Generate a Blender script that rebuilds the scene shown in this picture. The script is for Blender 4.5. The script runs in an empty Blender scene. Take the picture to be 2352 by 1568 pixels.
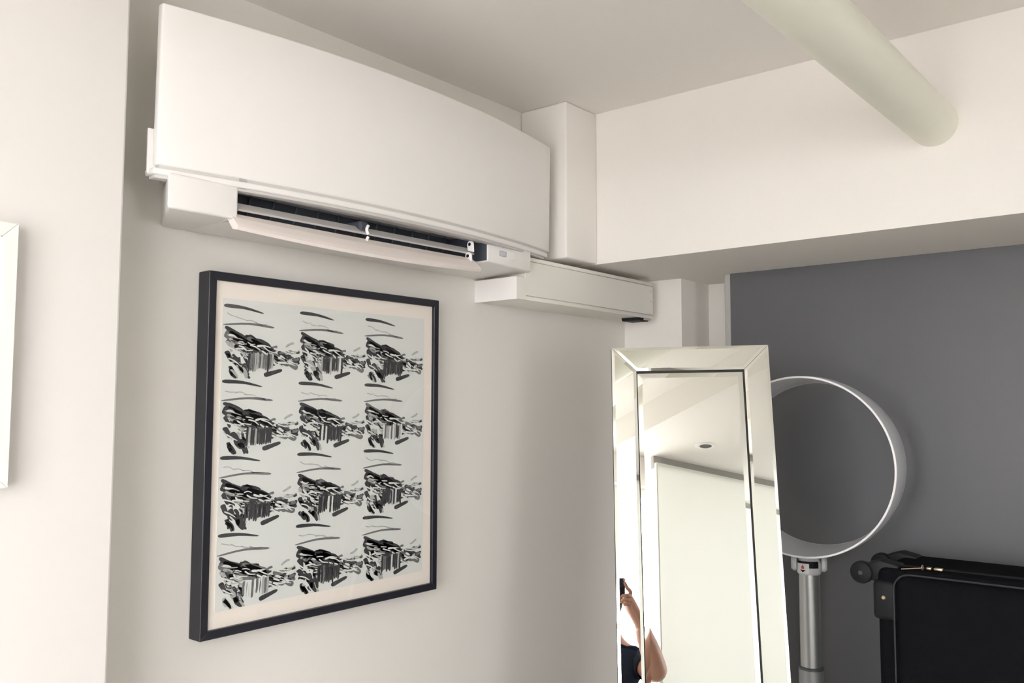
import bpy, bmesh, math, random
from mathutils import Vector, Matrix
random.seed(7)
PI = math.pi
S = bpy.context.scene
COL = S.collection
CZ = 1.6                      # height of the camera above the floor
def Z(v): return v + CZ

# ------------------------------------------------------------------ camera
cam_d = bpy.data.cameras.new('camera'); cam = bpy.data.objects.new('camera', cam_d)
COL.objects.link(cam); S.camera = cam
yaw, pitch, roll = math.radians(39.696), math.radians(4.189), math.radians(0.1234)
f = Vector((math.cos(yaw)*math.cos(pitch), math.sin(yaw)*math.cos(pitch), math.sin(pitch)))
r = f.cross(Vector((0, 0, 1))).normalized(); u = r.cross(f)
r2 = r*math.cos(roll) + u*math.sin(roll); u2 = -r*math.sin(roll) + u*math.cos(roll)
M = Matrix((r2, u2, -f)).transposed().to_4x4(); M.translation = (0, 0, CZ)
cam.matrix_world = M
cam_d.sensor_width = 36; cam_d.lens = 36*2020.67/2352; cam_d.clip_start = 0.02

# ------------------------------------------------------------------ light
w = bpy.data.worlds.new('overcast_sky'); S.world = w; w.use_nodes = True
w.node_tree.nodes['Background'].inputs[0].default_value = (1.0, 0.99, 1.005, 1)
w.node_tree.nodes['Background'].inputs[1].default_value = 12.6
pl = bpy.data.lights.new('window_portal', 'AREA'); pl.shape = 'RECTANGLE'
pl.size, pl.size_y = 1.95, 1.56; pl.cycles.is_portal = True
po = bpy.data.objects.new('window_portal', pl); COL.objects.link(po)
po.location = (-0.93, -0.125, Z(-0.13)); po.rotation_euler = Vector((1, 0, 0)).to_track_quat('-Z', 'Z').to_euler()
pl2 = bpy.data.lights.new('fill_portal', 'AREA'); pl2.shape = 'RECTANGLE'
pl2.size, pl2.size_y = 0.75, 1.05; pl2.cycles.is_portal = True
po2 = bpy.data.objects.new('fill_portal', pl2); COL.objects.link(po2)  # portal for the fill opening added in the back wall
po2.location = (0.225, -2.23, Z(-0.075)); po2.rotation_euler = Vector((0, 1, 0)).to_track_quat('-Z', 'Z').to_euler()
S.view_settings.view_transform = 'Standard'; S.view_settings.look = 'None'
S.view_settings.gamma = 1.0; S.view_settings.use_curve_mapping = False
S.view_settings.exposure = 0.05
S.cycles.max_bounces = 12; S.cycles.diffuse_bounces = 8; S.cycles.glossy_bounces = 6
S.cycles.transparent_max_bounces = 12

# ------------------------------------------------------------------ materials
def mat(name, col, rough=0.6, metal=0.0, spec=0.5, bump=0.0, scale=60.0, var=0.0, emit=0.0, coat=0.0):
    m = bpy.data.materials.new(name); m.use_nodes = True
    nt = m.node_tree; b = nt.nodes['Principled BSDF']
    b.inputs['Roughness'].default_value = rough; b.inputs['Metallic'].default_value = metal
    b.inputs['Specular IOR Level'].default_value = spec
    b.inputs['Base Color'].default_value = (*col, 1)
    if coat: b.inputs['Coat Weight'].default_value = coat
    if emit:
        b.inputs['Emission Color'].default_value = (*col, 1); b.inputs['Emission Strength'].default_value = emit
    tc = nt.nodes.new('ShaderNodeTexCoord'); nz = nt.nodes.new('ShaderNodeTexNoise')
    nz.inputs['Scale'].default_value = scale; nz.inputs['Detail'].default_value = 4
    nt.links.new(tc.outputs['Object'], nz.inputs['Vector'])
    if var:
        rp = nt.nodes.new('ShaderNodeMix'); rp.data_type = 'RGBA'
        rp.inputs['A'].default_value = (*[c*(1-var) for c in col], 1)
        rp.inputs['B'].default_value = (*[min(1, c*(1+var)) for c in col], 1)
        nt.links.new(nz.outputs['Fac'], rp.inputs['Factor'])
        nt.links.new(rp.outputs['Result'], b.inputs['Base Color'])
    if bump:
        bp = nt.nodes.new('ShaderNodeBump'); bp.inputs['Strength'].default_value = bump
        bp.inputs['Distance'].default_value = 0.002
        nt.links.new(nz.outputs['Fac'], bp.inputs['Height']); nt.links.new(bp.outputs['Normal'], b.inputs['Normal'])
    return m
WALL = mat('white_wall_paint', (0.80, 0.775, 0.74), 0.85, spec=0.2, bump=0.05, scale=90, var=0.012)
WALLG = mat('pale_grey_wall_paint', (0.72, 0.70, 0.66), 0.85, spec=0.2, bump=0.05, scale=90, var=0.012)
WALLP = mat('pillar_paint_dimmed', (0.68, 0.66, 0.632), 0.85, spec=0.2, bump=0.05, scale=90, var=0.012)  # wall white darkened to offset the strong window light on the pillar
WALLT = mat('trim_shade_paint', (0.42, 0.41, 0.39), 0.8)  # white edging with the shading of its rounded corner put into the colour
CEIL = mat('ceiling_paint', (0.79, 0.768, 0.74), 0.9, spec=0.15, bump=0.04, scale=70, var=0.012)
DARK = mat('dark_grey_paint', (0.108, 0.110, 0.117), 0.45, spec=0.5, bump=0.05, scale=120, var=0.04)
FLOOR = mat('oak_floor', (0.45, 0.41, 0.36), 0.5, bump=0.1, scale=14, var=0.12)
ACW = mat('air_conditioner_plastic', (0.77, 0.757, 0.74), 0.38, spec=0.4, var=0.008, scale=30)
ACG = mat('air_conditioner_seam', (0.55, 0.54, 0.53), 0.5)
ACI = mat('duct_interior', (0.065, 0.075, 0.095), 0.5)
ACB = mat('duct_blade', (0.055, 0.065, 0.085), 0.45)
FLAP = mat('flap_plastic', (0.80, 0.735, 0.70), 0.35, var=0.01)
TRK = mat('trunking_plastic', (0.78, 0.765, 0.71), 0.45, var=0.01)
TRKE = mat('trunking_end', (0.82, 0.80, 0.79), 0.5)
PIPE = mat('painted_pipe', (0.80, 0.80, 0.70), 0.42, spec=0.5, bump=0.08, scale=25, var=0.015)
BLK = mat('black_lacquer_frame', (0.013, 0.014, 0.021), 0.4, bump=0.05, scale=80)
MATB = mat('cream_mount_board', (0.84, 0.78, 0.71), 0.9, bump=0.04, scale=200)
PAPER = mat('print_paper', (0.70, 0.72, 0.69), 0.85, var=0.015, scale=40)
INK1 = mat('ink_black', (0.045, 0.045, 0.048), 0.75, var=0.3, scale=220)
INK2 = mat('ink_dark_grey', (0.17, 0.17, 0.17), 0.75, var=0.35, scale=260)
INK3 = mat('ink_light_grey', (0.42, 0.425, 0.41), 0.75, var=0.25, scale=260)
WFR = mat('white_frame_wood', (0.76, 0.745, 0.71), 0.45, var=0.01)
MBLK = mat('black_backing', (0.02, 0.018, 0.017), 0.7)
FANW = mat('fan_white_plastic', (0.62, 0.63, 0.66), 0.32, var=0.01)
FANR = mat('fan_rim_plastic', (0.85, 0.85, 0.86), 0.3)
SILV = mat('brushed_aluminium', (0.62, 0.64, 0.64), 0.36, metal=0.8, bump=0.03, scale=200)
SILD = mat('pole_joint', (0.20, 0.21, 0.21), 0.4, metal=0.6)
FANK = mat('collar_plastic', (0.70, 0.70, 0.72), 0.35)
RED = mat('red_mark', (0.75, 0.06, 0.05), 0.5)
BLACKP = mat('black_plastic', (0.010, 0.011, 0.013), 0.6, spec=0.25)
FAB = mat('suitcase_fabric', (0.006, 0.0065, 0.008), 0.9, spec=0.08, bump=0.4, scale=600, var=0.2)
FABP = mat('suitcase_piping', (0.02, 0.022, 0.025), 0.6)
GOLD = mat('brass_zip', (0.62, 0.50, 0.33), 0.3, metal=0.9)
SKIN = mat('skin', (0.50, 0.27, 0.20), 0.5, bump=0.05, scale=120, var=0.06)
SHIRT = mat('navy_top', (0.020, 0.028, 0.050), 0.9, spec=0.2, bump=0.3, scale=250, var=0.2)
JEANS = mat('dark_trousers', (0.03, 0.035, 0.05), 0.9, bump=0.3, scale=300, var=0.2)
HAIR = mat('dark_brown_hair', (0.03, 0.018, 0.012), 0.5, bump=0.6, scale=180, var=0.3)
EYEW = mat('eye_white', (0.8, 0.8, 0.78), 0.25)
EYED = mat('iris', (0.05, 0.03, 0.02), 0.2)
LIP = mat('lips', (0.45, 0.16, 0.14), 0.45)
SHOE = mat('shoe_leather', (0.02, 0.018, 0.018), 0.45)
GLOSSD = bpy.data.materials.new('frosted_glass'); GLOSSD.use_nodes = True
_n = GLOSSD.node_tree; _n.nodes.clear(); _o = _n.nodes.new('ShaderNodeOutputMaterial')
_t = _n.nodes.new('ShaderNodeBsdfTranslucent'); _d = _n.nodes.new('ShaderNodeBsdfDiffuse'); _g = _n.nodes.new('ShaderNodeBsdfGlossy')
_t.inputs['Color'].default_value = (0.93, 0.95, 0.91, 1); _d.inputs['Color'].default_value = (0.90, 0.91, 0.87, 1); _g.inputs['Roughness'].default_value = 0.25
_m = _n.nodes.new('ShaderNodeMixShader'); _m.inputs[0].default_value = 0.11; _m2 = _n.nodes.new('ShaderNodeMixShader'); _m2.inputs[0].default_value = 0.05
_n.links.new(_d.outputs[0], _m.inputs[1]); _n.links.new(_t.outputs[0], _m.inputs[2]); _n.links.new(_m.outputs[0], _m2.inputs[1]); _n.links.new(_g.outputs[0], _m2.inputs[2]); _n.links.new(_m2.outputs[0], _o.inputs[0])
UPVC = mat('window_frame_white', (0.82, 0.81, 0.78), 0.4)
CABM = mat('cabinet_white', (0.7, 0.68, 0.64), 0.5, var=0.02)
PHN = mat('phone_glass', (0.01, 0.01, 0.012), 0.15)
LAMPM = mat('downlight_reflector', (0.05, 0.045, 0.05), 0.3, metal=0.4)

def mirror_mat():
    m = bpy.data.materials.new('silvered_glass'); m.use_nodes = True
    nt = m.node_tree; nt.nodes.clear()
    o = nt.nodes.new('ShaderNodeOutputMaterial'); g = nt.nodes.new('ShaderNodeBsdfGlossy')
    g.inputs['Color'].default_value = (0.90, 0.915, 0.87, 1); g.inputs['Roughness'].default_value = 0.0
    nt.links.new(g.outputs[0], o.inputs[0]); return m
MIRR = mirror_mat()
def glass_mat(name='picture_glass'):
    m = bpy.data.materials.new(name); m.use_nodes = True
    nt = m.node_tree; nt.nodes.clear()
    o = nt.nodes.new('ShaderNodeOutputMaterial'); g = nt.nodes.new('ShaderNodeBsdfGlossy')
    t = nt.nodes.new('ShaderNodeBsdfTransparent'); fr = nt.nodes.new('ShaderNodeMath'); lw = nt.nodes.new('ShaderNodeLayerWeight'); pw = nt.nodes.new('ShaderNodeMath'); mx = nt.nodes.new('ShaderNodeMixShader')
    g.inputs['Roughness'].default_value = 0.03; lw.inputs['Blend'].default_value = 0.5
    pw.operation = 'POWER'; pw.inputs[1].default_value = 5.0; nt.links.new(lw.outputs['Facing'], pw.inputs[0])
    fr.operation = 'MULTIPLY_ADD'; fr.inputs[1].default_value = 0.96; fr.inputs[2].default_value = 0.04; nt.links.new(pw.outputs[0], fr.inputs[0])
    nt.links.new(fr.outputs[0], mx.inputs[0]); nt.links.new(t.outputs[0], mx.inputs[1]); nt.links.new(g.outputs[0], mx.inputs[2])
    nt.links.new(mx.outputs[0], o.inputs[0]); return m
GLASS = glass_mat()

# ------------------------------------------------------------------ helpers
def link(name, bm, m, parent=None, origin=(0, 0, 0), smooth=False, local=False):
    """bm is in world coordinates (unless local); stored relative to origin / to the parent's own place"""
    me = bpy.data.meshes.new(name)
    bmesh.ops.recalc_face_normals(bm, faces=bm.faces[:])
    if parent is not None:
        if not local: bm.transform(WM[parent.name].inverted())
    elif not local: bm.transform(Matrix.Translation(-Vector(origin)))
    if smooth:
        for fc in bm.faces: fc.smooth = True
        for e in bm.edges:
            if len(e.link_faces) == 2 and e.calc_face_angle(0) > math.radians(38): e.smooth = False
    bm.to_mesh(me); bm.free()
    for mm in (m if isinstance(m, (list, tuple)) else [m]): me.materials.append(mm)
    o = bpy.data.objects.new(name, me); COL.objects.link(o)
    if parent is not None: o.parent = parent; WM[o.name] = WM[parent.name].copy()
    else: o.location = origin; WM[o.name] = Matrix.Translation(Vector(origin))
    return o
WM = {}
def thing(name, label, cat, loc=(0, 0, 0), mtx=None, group=None):
    o = bpy.data.objects.new(name, None); COL.objects.link(o); o.empty_display_size = 0.05
    mm = mtx if mtx is not None else Matrix.Translation(Vector(loc))
    o.matrix_world = mm; WM[o.name] = mm.copy()
    o['label'] = label; o['category'] = cat
    if group: o['group'] = group
    return o
def tag(o, label, cat, group=None):
    o['label'] = label; o['category'] = cat
    if group: o['group'] = group
    return o
def struct(o, label=None, cat='wall'):
    o['kind'] = 'structure'
    if label: o['label'] = label; o['category'] = cat
    return o
def B(*boxes, bevel=0.0, seg=2):
    """boxes given as (x0,x1,y0,y1,z0,z1)"""
    bm = bmesh.new()
    for b in boxes:
        x0, x1, y0, y1, z0, z1 = b
        t = bmesh.new(); bmesh.ops.create_cube(t, size=1)
        t.transform(Matrix.Translation(((x0+x1)/2, (y0+y1)/2, (z0+z1)/2)) @ Matrix.Diagonal((abs(x1-x0), abs(y1-y0), abs(z1-z0), 1)))
        if bevel: bmesh.ops.bevel(t, geom=t.edges[:], offset=bevel, segments=seg, profile=0.5, affect='EDGES')
        me = bpy.data.meshes.new('t'); t.to_mesh(me); t.free(); bm.from_mesh(me); bpy.data.meshes.remove(me)
    return bm
def join(bm, other):
    me = bpy.data.meshes.new('t'); other.to_mesh(me); other.free(); bm.from_mesh(me); bpy.data.meshes.remove(me); return bm
def prism(pts, d, bevel=0.0, seg=2):
    """closed polygon of 3D points swept by vector d"""
    bm = bmesh.new(); d = Vector(d)
    a = [bm.verts.new(Vector(p)) for p in pts]; b = [bm.verts.new(Vector(p)+d) for p in pts]
    n = len(pts); bm.faces.new(a); bm.faces.new(b[::-1])
    for i in range(n): bm.faces.new((a[i], b[i], b[(i+1) % n], a[(i+1) % n]))
    bmesh.ops.recalc_face_normals(bm, faces=bm.faces[:])
    if bevel: bmesh.ops.bevel(bm, geom=bm.edges[:], offset=bevel, segments=seg, profile=0.5, affect='EDGES')
    return bm
def frame_of(d):
    d = Vector(d).normalized(); return d.to_track_quat('Z', 'Y').to_matrix().to_4x4()
def cyl(p0, p1, ra, rb=None, seg=32, caps=True):
    p0 = Vector(p0); p1 = Vector(p1); rb = ra if rb is None else rb
    bm = bmesh.new()
    bmesh.ops.create_cone(bm, cap_ends=caps, segments=seg, radius1=ra, radius2=rb, depth=(p1-p0).length)
    bm.transform(Matrix.Translation((p0+p1)/2) @ frame_of(p1-p0)); return bm
def lathe(profile, p0, axis, seg=64, closed=False):
    """profile = [(s, r)] along axis from p0"""
    bm = bmesh.new(); rings = []
    for s, rr in profile:
        rings.append([bm.verts.new((rr*math.cos(2*PI*i/seg), rr*math.sin(2*PI*i/seg), s)) for i in range(seg)])
    n = len(rings)
    for k in range(n if closed else n-1):
        A, Bq = rings[k], rings[(k+1) % n]
        for i in range(seg): bm.faces.new((A[i], A[(i+1) % seg], Bq[(i+1) % seg], Bq[i]))
    if not closed:
        bm.faces.new(rings[0][::-1]); bm.faces.new(rings[-1])
    bm.transform(Matrix.Translation(Vector(p0)) @ frame_of(axis)); return bm
def tube(pts, rad, seg=10, closed=False):
    pts = [Vector(p) for p in pts]; bm = bmesh.new(); rings = []; n = len(pts)
    nrm = None
    for i, p in enumerate(pts):
        if closed: t = (pts[(i+1) % n]-pts[i-1]).normalized()
        else: t = (pts[min(i+1, n-1)]-pts[max(i-1, 0)]).normalized()
        if nrm is None: nrm = t.orthogonal().normalized()
        nrm = (nrm - t*nrm.dot(t)).normalized(); bn = t.cross(nrm)
        rr = rad[i] if isinstance(rad, (list, tuple)) else rad
        rings.append([bm.verts.new(p+(nrm*math.cos(2*PI*k/seg)+bn*math.sin(2*PI*k/seg))*rr) for k in range(seg)])
    for i in range(n if closed else n-1):
        A, Bq = rings[i], rings[(i+1) % n]
        for k in range(seg): bm.faces.new((A[k], A[(k+1) % seg], Bq[(k+1) % seg], Bq[k]))
    if not closed: bm.faces.new(rings[0][::-1]); bm.faces.new(rings[-1])
    return bm

# ------------------------------------------------------------------ the room
XB, XC, XD = 1.843, 1.987, 2.372       # box face, beam face, dark wall
YA = 1.5                               # wall with the air conditioner
ZC, ZB, ZD = Z(0.807), Z(0.387), Z(0.675)
XW = -0.90                             # window wall
struct(link('floor', B((-1.1, 2.8, -2.4, 1.7, -0.1, 0)), FLOOR))
struct(link('ceiling', B((-1.1, 2.8, -0.085, 1.7, ZC, ZC+0.2)), CEIL))
struct(link('ceiling_drop', B((-1.1, XC, -2.4, -0.085, ZD, ZC+0.2)), CEIL))
struct(link('wall_left', B((-1.1, 2.75, YA, 1.7, 0, ZC)), WALLG))
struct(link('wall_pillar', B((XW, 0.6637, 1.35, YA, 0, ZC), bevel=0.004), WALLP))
struct(link('ground', B((-120, -1.6, -80, 80, -6.2, -6)), mat('pale_paving', (0.62, 0.60, 0.57), 0.9, scale=3, var=0.1)))
struct(link('ceiling_beam', B((XC, 2.75, -2.4, YA, ZB, ZC)), WALL))
struct(link('corner_boxing', B((XB, XC, 1.346, YA, ZB, ZC), bevel=0.006, seg=3), WALL, smooth=True))
struct(link('wall_stub', B((XD-0.005, 2.75, 1.298, YA, 0, ZB)), WALL))
struct(link('wall_recess', B((2.545, 2.75, 1.14, 1.298, 0, ZB)), WALL))
struct(link('wall_right', B((XD, 2.75, -2.4, 1.14, 0, ZB)), DARK))
struct(link('trim_1', B((XD-0.003, 2.545, 1.14, 1.158, 0, ZB), bevel=0.003), WALLT))
YB = -2.2
VX0, VX1, VZ0, VZ1 = -0.15, 0.60, Z(-0.60), Z(0.45)  # opening added in the unseen back wall to let fill light in
struct(link('wall_back', B((-1.1, VX0, YB-0.2, YB, 0, ZC), (VX1, 2.75, YB-0.2, YB, 0, ZC), (VX0, VX1, YB-0.2, YB, 0, VZ0), (VX0, VX1, YB-0.2, YB, VZ1, ZC)), WALL))

# window wall with its opening
WY0, WY1, WZ0, WZ1 = -1.1, 0.85, Z(-0.90), Z(0.640)
ZT = ZD
struct(link('wall_window', B((XW-0.2, XW, -2.4, WY0, 0, ZT), (XW-0.2, XW, WY1, YA, 0, ZC), (XW-0.2, XW, WY0, WY1, 0, WZ0),
       (XW-0.2, XW, -0.085, WY1, WZ1, ZC), (XW-0.2, XW, WY0, -0.085, WZ1, ZD)), WALL))
win = thing('window_1', 'x', 'window', (XW-0.08, (WY0+WY1)/2, WZ0)); win['kind'] = 'structure'; del win['label']; del win['category']
fx0, fx1 = XW-0.11, XW-0.05
link('window_frame', B((fx0, fx1, WY0, WY1, WZ0, WZ0+0.05), (fx0, fx1, WY0, WY1, WZ1-0.035, WZ1), (fx0, fx1, WY0, WY0+0.05, WZ0+0.05, WZ1-0.035), (fx0, fx1, WY1-0.05, WY1, WZ0+0.05, WZ1-0.035)), UPVC, win)
link('transom', B((fx0+0.006, fx1-0.006, WY0+0.05, 0.05, Z(-0.105), Z(-0.080)), (fx0+0.006, fx1-0.006, 0.10, WY1-0.05, Z(-0.105), Z(-0.080))), UPVC, win)
for yy in (0.075,): link('mullion', B((fx0, fx1, yy-0.025, yy+0.025, WZ0+0.05, WZ1-0.035)), UPVC, win)
for a, b in ((WY0+0.05, 0.05), (0.10, WY1-0.05)):
    link('window_pane', B((XW-0.085, XW-0.081, a, b, WZ0+0.05, WZ1-0.035)), GLASS, win)
link('window_sill', B((XW-0.05, XW+0.03, WY0, WY1, WZ0-0.02, WZ0+0.006), bevel=0.004), UPVC, win)

w2 = thing('fill_window', 'x', 'window', ((VX0+VX1)/2, YB-0.08, VZ0)); w2['kind'] = 'structure'; del w2['label']; del w2['category']  # unseen window, added to fill the room with light
link('window_frame', B((VX0, VX1, YB-0.11, YB-0.05, VZ0, VZ0+0.03), (VX0, VX1, YB-0.11, YB-0.05, VZ1-0.03, VZ1), (VX0, VX0+0.03, YB-0.11, YB-0.05, VZ0+0.03, VZ1-0.03), (VX1-0.03, VX1, YB-0.11, YB-0.05, VZ0+0.03, VZ1-0.03)), UPVC, w2)
link('window_pane', B((VX0+0.03, VX1-0.03, YB-0.085, YB-0.081, VZ0+0.03, VZ1-0.03)), GLASS, w2)
link('window_sill', B((VX0, VX1, YB-0.05, YB+0.03, VZ0-0.02, VZ0+0.006), bevel=0.004), UPVC, w2)

# sliding panel seen in the mirror, below its head track
pn = thing('door_1', 'x', 'door', (-0.21, -1.1, 0)); pn['kind'] = 'structure'; del pn['label']; del pn['category']
bm = bmesh.new(); bm.faces.new([bm.verts.new(q) for q in ((-0.206, -2.19, 0.03), (-0.206, -0.318, 0.03), (-0.206, -0.318, ZD-0.047), (-0.206, -2.19, ZD-0.047))])
link('frosted_sheet', bm, GLOSSD, pn)
link('panel_edge', B((-0.216, -0.198, -0.322, -0.315, 0.02, ZD-0.041), (-0.216, -0.198, -2.19, -2.18, 0.02, ZD-0.041), (-0.216, -0.198, -2.19, -0.322, ZD-0.051, ZD-0.041), (-0.216, -0.198, -2.19, -0.322, 0.02, 0.034)), UPVC, pn)
link('door_track', B((-0.245, -0.222, -2.19, -0.315, ZD-0.065, ZD)), mat('track_grey', (0.42, 0.41, 0.39), 0.5), pn)
link('door_guide', B((-0.222, -0.198, -2.19, -0.315, 0.0, 0.02)), UPVC, pn)

# ------------------------------------------------------------------ pipe below the ceiling
py, pz, pr = 0.482, Z(0.601), 0.0485
path = [(XC, py, pz)] + [(x, py, pz) for x in (1.2, 0.6, 0.0)]
for k in range(0, 7):
    a = PI/2*k/6; path.append((-0.12-0.09*math.sin(a), py, pz+0.09*(1-math.cos(a))))
path.append((-0.21, py, ZC))
pp = link('ceiling_pipe', tube(path, pr, seg=48), PIPE, origin=(XC, py, pz), smooth=True)
tag(pp, 'thick cream painted pipe running below the ceiling into the beam', 'pipe')

# ------------------------------------------------------------------ air conditioner
ac = thing('air_conditioner', 'white wall-mounted air conditioner with bowed front panel and open flap', 'air conditioner', (1.24, YA, Z(0.32)))
def bow(x, yend=1.362, amt=0.060, xc=1.255, hw=0.535):
    t = (x-xc)/hw; return yend - amt*(1-t*t)
def bowed(x0, x1, z0, z1, off, thick, n=28, tilt=0.0, bev=0.004, **k):
    bm = bmesh.new(); rows = []
    for i in range(n+1):
        x = x0+(x1-x0)*i/n; y = bow(x, **k)+off
        rows.append([bm.verts.new(p) for p in ((x, y, z0), (x, y+tilt, z1), (x, y+tilt+thick, z1), (x, y+thick, z0))])
    for A, Bq in zip(rows, rows[1:]):
        for j in range(4): bm.faces.new((A[j], A[(j+1) % 4], Bq[(j+1) % 4], Bq[j]))
    bm.faces.new(rows[0][::-1]); bm.faces.new(rows[-1])
    bmesh.ops.recalc_face_normals(bm, faces=bm.faces[:])
    ed = [e for e in bm.edges if len(e.link_faces) == 2 and e.calc_face_angle(0) > 0.9]
    bmesh.ops.bevel(bm, geom=ed, offset=bev, segments=3, profile=0.5, affect='EDGES')
    return bm
link('front_panel', bowed(0.722, 1.792, Z(0.396), Z(0.671), 0, 0.016, tilt=-0.004), ACW, ac, smooth=True)
link('panel_seam', bowed(0.728, 1.785, Z(0.390), Z(0.397), 0.004, 0.02, bev=0.001), ACG, ac, smooth=True)
link('lower_lip', bowed(0.717, 1.780, Z(0.380), Z(0.391), -0.001, 0.03, bev=0.003), ACW, ac, smooth=True)
link('lip_groove', bowed(0.722, 1.770, Z(0.375), Z(0.381), 0.005, 0.02, bev=0.001), ACG, ac, smooth=True)
link('side_cheek', prism([(0.7125, 1.377, Z(0.382)), (0.7185, 1.39, Z(0.382)), (0.755, 1.412, Z(0.382)), (0.80, 1.412, Z(0.382)), (0.80, 1.377, Z(0.382))], (0, 0, 0.078), bevel=0.003), ACW, ac, smooth=True)
link('side_cheek', prism([(1.775, 1.377, Z(0.382)), (1.785, 1.395, Z(0.382)), (1.74, 1.50, Z(0.382)), (1.66, 1.50, Z(0.382)), (1.66, 1.377, Z(0.382))], (0, 0, 0.078), bevel=0.003), ACW, ac, smooth=True)
link('body', prism([(0.755, 1.365, Z(0.40)), (0.80, 1.50, Z(0.40)), (1.70, 1.50, Z(0.40)), (1.765, 1.365, Z(0.40)), (1.60, 1.34, Z(0.40)), (1.25, 1.325, Z(0.40)), (0.9, 1.34, Z(0.40))], (0, 0, 0.25), bevel=0.006), ACW, ac, smooth=True)
# lower housing: a cheek left and right of the outlet, the bottom tray and the duct between
xl, xr = 0.862, 1.522
link('outlet_cheek', prism([(0.734, 1.345, Z(0.3235)), (xl, 1.338, Z(0.3235)), (xl, 1.498, Z(0.3235)), (0.806, 1.498, Z(0.3235))], (0, 0, 0.060), bevel=0.005, seg=3), ACW, ac, smooth=True)
link('outlet_cheek', prism([(xr, 1.338, Z(0.335)), (1.690, 1.342, Z(0.330)), (1.660, 1.498, Z(0.322)), (xr, 1.498, Z(0.322))], (0, 0, 0.055), bevel=0.004, seg=3), ACW, ac, smooth=True)
link('bottom_tray', prism([(xl-0.006, 1.372, Z(0.3234)), (xl-0.006, 1.497, Z(0.3234)), (xl-0.006, 1.497, Z(0.334)), (xl-0.006, 1.372, Z(0.330))], (xr-xl+0.012, 0, 0)), ACW, ac, smooth=True)
link('outlet_header', B((xl, xr, 1.336, 1.362, Z(0.3795), Z(0.40))), mat('header_grey', (0.42, 0.41, 0.41), 0.5), ac)
link('duct', B((xl, xr, 1.455, 1.498, Z(0.33), Z(0.42)), (xr-0.003, xr+0.003, 1.3405, 1.498, Z(0.338), Z(0.40)), (xl-0.003, xl+0.0015, 1.36, 1.498, Z(0.335), Z(0.40)), (xl, xr, 1.362, 1.46, Z(0.402), Z(0.42))), ACI, ac)
BLADE = mat('blade_edge', (0.15, 0.18, 0.21), 0.5)
for i in range(12):
    x = xl+0.03+i*0.0535
    link('duct_blade', prism([(x, 1.447, Z(0.345)), (x+0.002, 1.453, Z(0.345)), (x+0.016, 1.453, Z(0.402)), (x+0.014, 1.447, Z(0.402))], (0.0016, 0, 0)), BLADE, ac)
# horizontal vane
def strip(x0, x1, prof, n=24, bowamt=0.0, dz=0.0, sag=0.0):
    bm = bmesh.new(); rows = []
    for i in range(n+1):
        t = i/n; x = x0+(x1-x0)*t; q = 1-(2*t-1)**2
        rows.append([bm.verts.new((x, y-bowamt*q*wt, z+dz*t-sag*q*wt)) for y, z, wt in prof])
    m = len(prof)
    for A, Bq in zip(rows, rows[1:]):
        for j in range(m): bm.faces.new((A[j], A[(j+1) % m], Bq[(j+1) % m], Bq[j]))
    bm.faces.new(rows[0][::-1]); bm.faces.new(rows[-1])
    return bm
vane = link('vane', strip(xl+0.006, xr-0.035, [(1.347, Z(0.3450), 1), (1.351, Z(0.3425), 1), (1.372, Z(0.3580), 1), (1.368, Z(0.3605), 1)], dz=0.004), mat('vane_plastic', (0.60, 0.58, 0.57), 0.35), ac, smooth=False)
# opened flap
fl = link('flap', strip(xl-0.013, 1.478, [(1.317, Z(0.3070), 1), (1.321, Z(0.3020), 1), (1.334, Z(0.3045), .9), (1.356, Z(0.3300), 0.15), (1.352, Z(0.3365), 0.15), (1.336, Z(0.3265), .5), (1.323, Z(0.3140), .9)], bowamt=0.012, sag=0.011, dz=0.002), FLAP, ac, smooth=False)
TABM = mat('hinge_plastic', (0.88, 0.86, 0.87), 0.3)
def tab(x, y, z, parent, h=0.026):
    pts = []
    for k in range(13):
        a = PI*k/12; pts.append((x+0.0, y-0.009*math.cos(a), z+h*0.55+0.009*math.sin(a)))
    pts += [(x, y+0.007, z), (x, y-0.010, z-0.004)]
    t = link('hinge_tab', prism(pts, (0.006, 0, 0), bevel=0.0012, seg=1), TABM, parent, smooth=True)
    link('hinge_hole', cyl((x-0.0012, y, z+h*0.55), (x+0.001, y, z+h*0.55), 0.0038, seg=16), BLACKP, parent)
tab(1.468, 1.345, Z(0.3535), ac); tab(1.462, 1.345, Z(0.326), ac)
for zz, sg in ((0.3455, 1), (0.339, -1)):      # curved clip in the middle of the vane
    pts = [(1.165-0.004*math.sin(PI*k/8), 1.345, Z(zz)+sg*0.017*k/8) for k in range(9)]
    link('centre_clip', tube(pts, 0.0032, seg=8), TABM, ac, smooth=True)
link('clip_recess', B((1.15, 1.172, 1.352, 1.404, Z(0.35), Z(0.372)), bevel=0.004), ACI, ac)
# receiver window and catch on the right cheek
link('signal_window', B((1.565, 1.592, 1.3375, 1.341, Z(0.3535), Z(0.3665)), bevel=0.003), mat('signal_window_grey', (0.55, 0.56, 0.60), 0.2), ac, smooth=True)
link('signal_window_surround', B((1.560, 1.625, 1.3395, 1.3425, Z(0.349), Z(0.370)), bevel=0.001), mat('pale_plastic', (0.84, 0.83, 0.78), 0.3), ac, smooth=True)
link('hinge_notch', prism([(0.852, 1.3796, Z(0.3222)), (0.848, 1.335, Z(0.3222)), (0.8645, 1.348, Z(0.3222))], (0, 0, 0.003)), ACG, ac)

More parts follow.
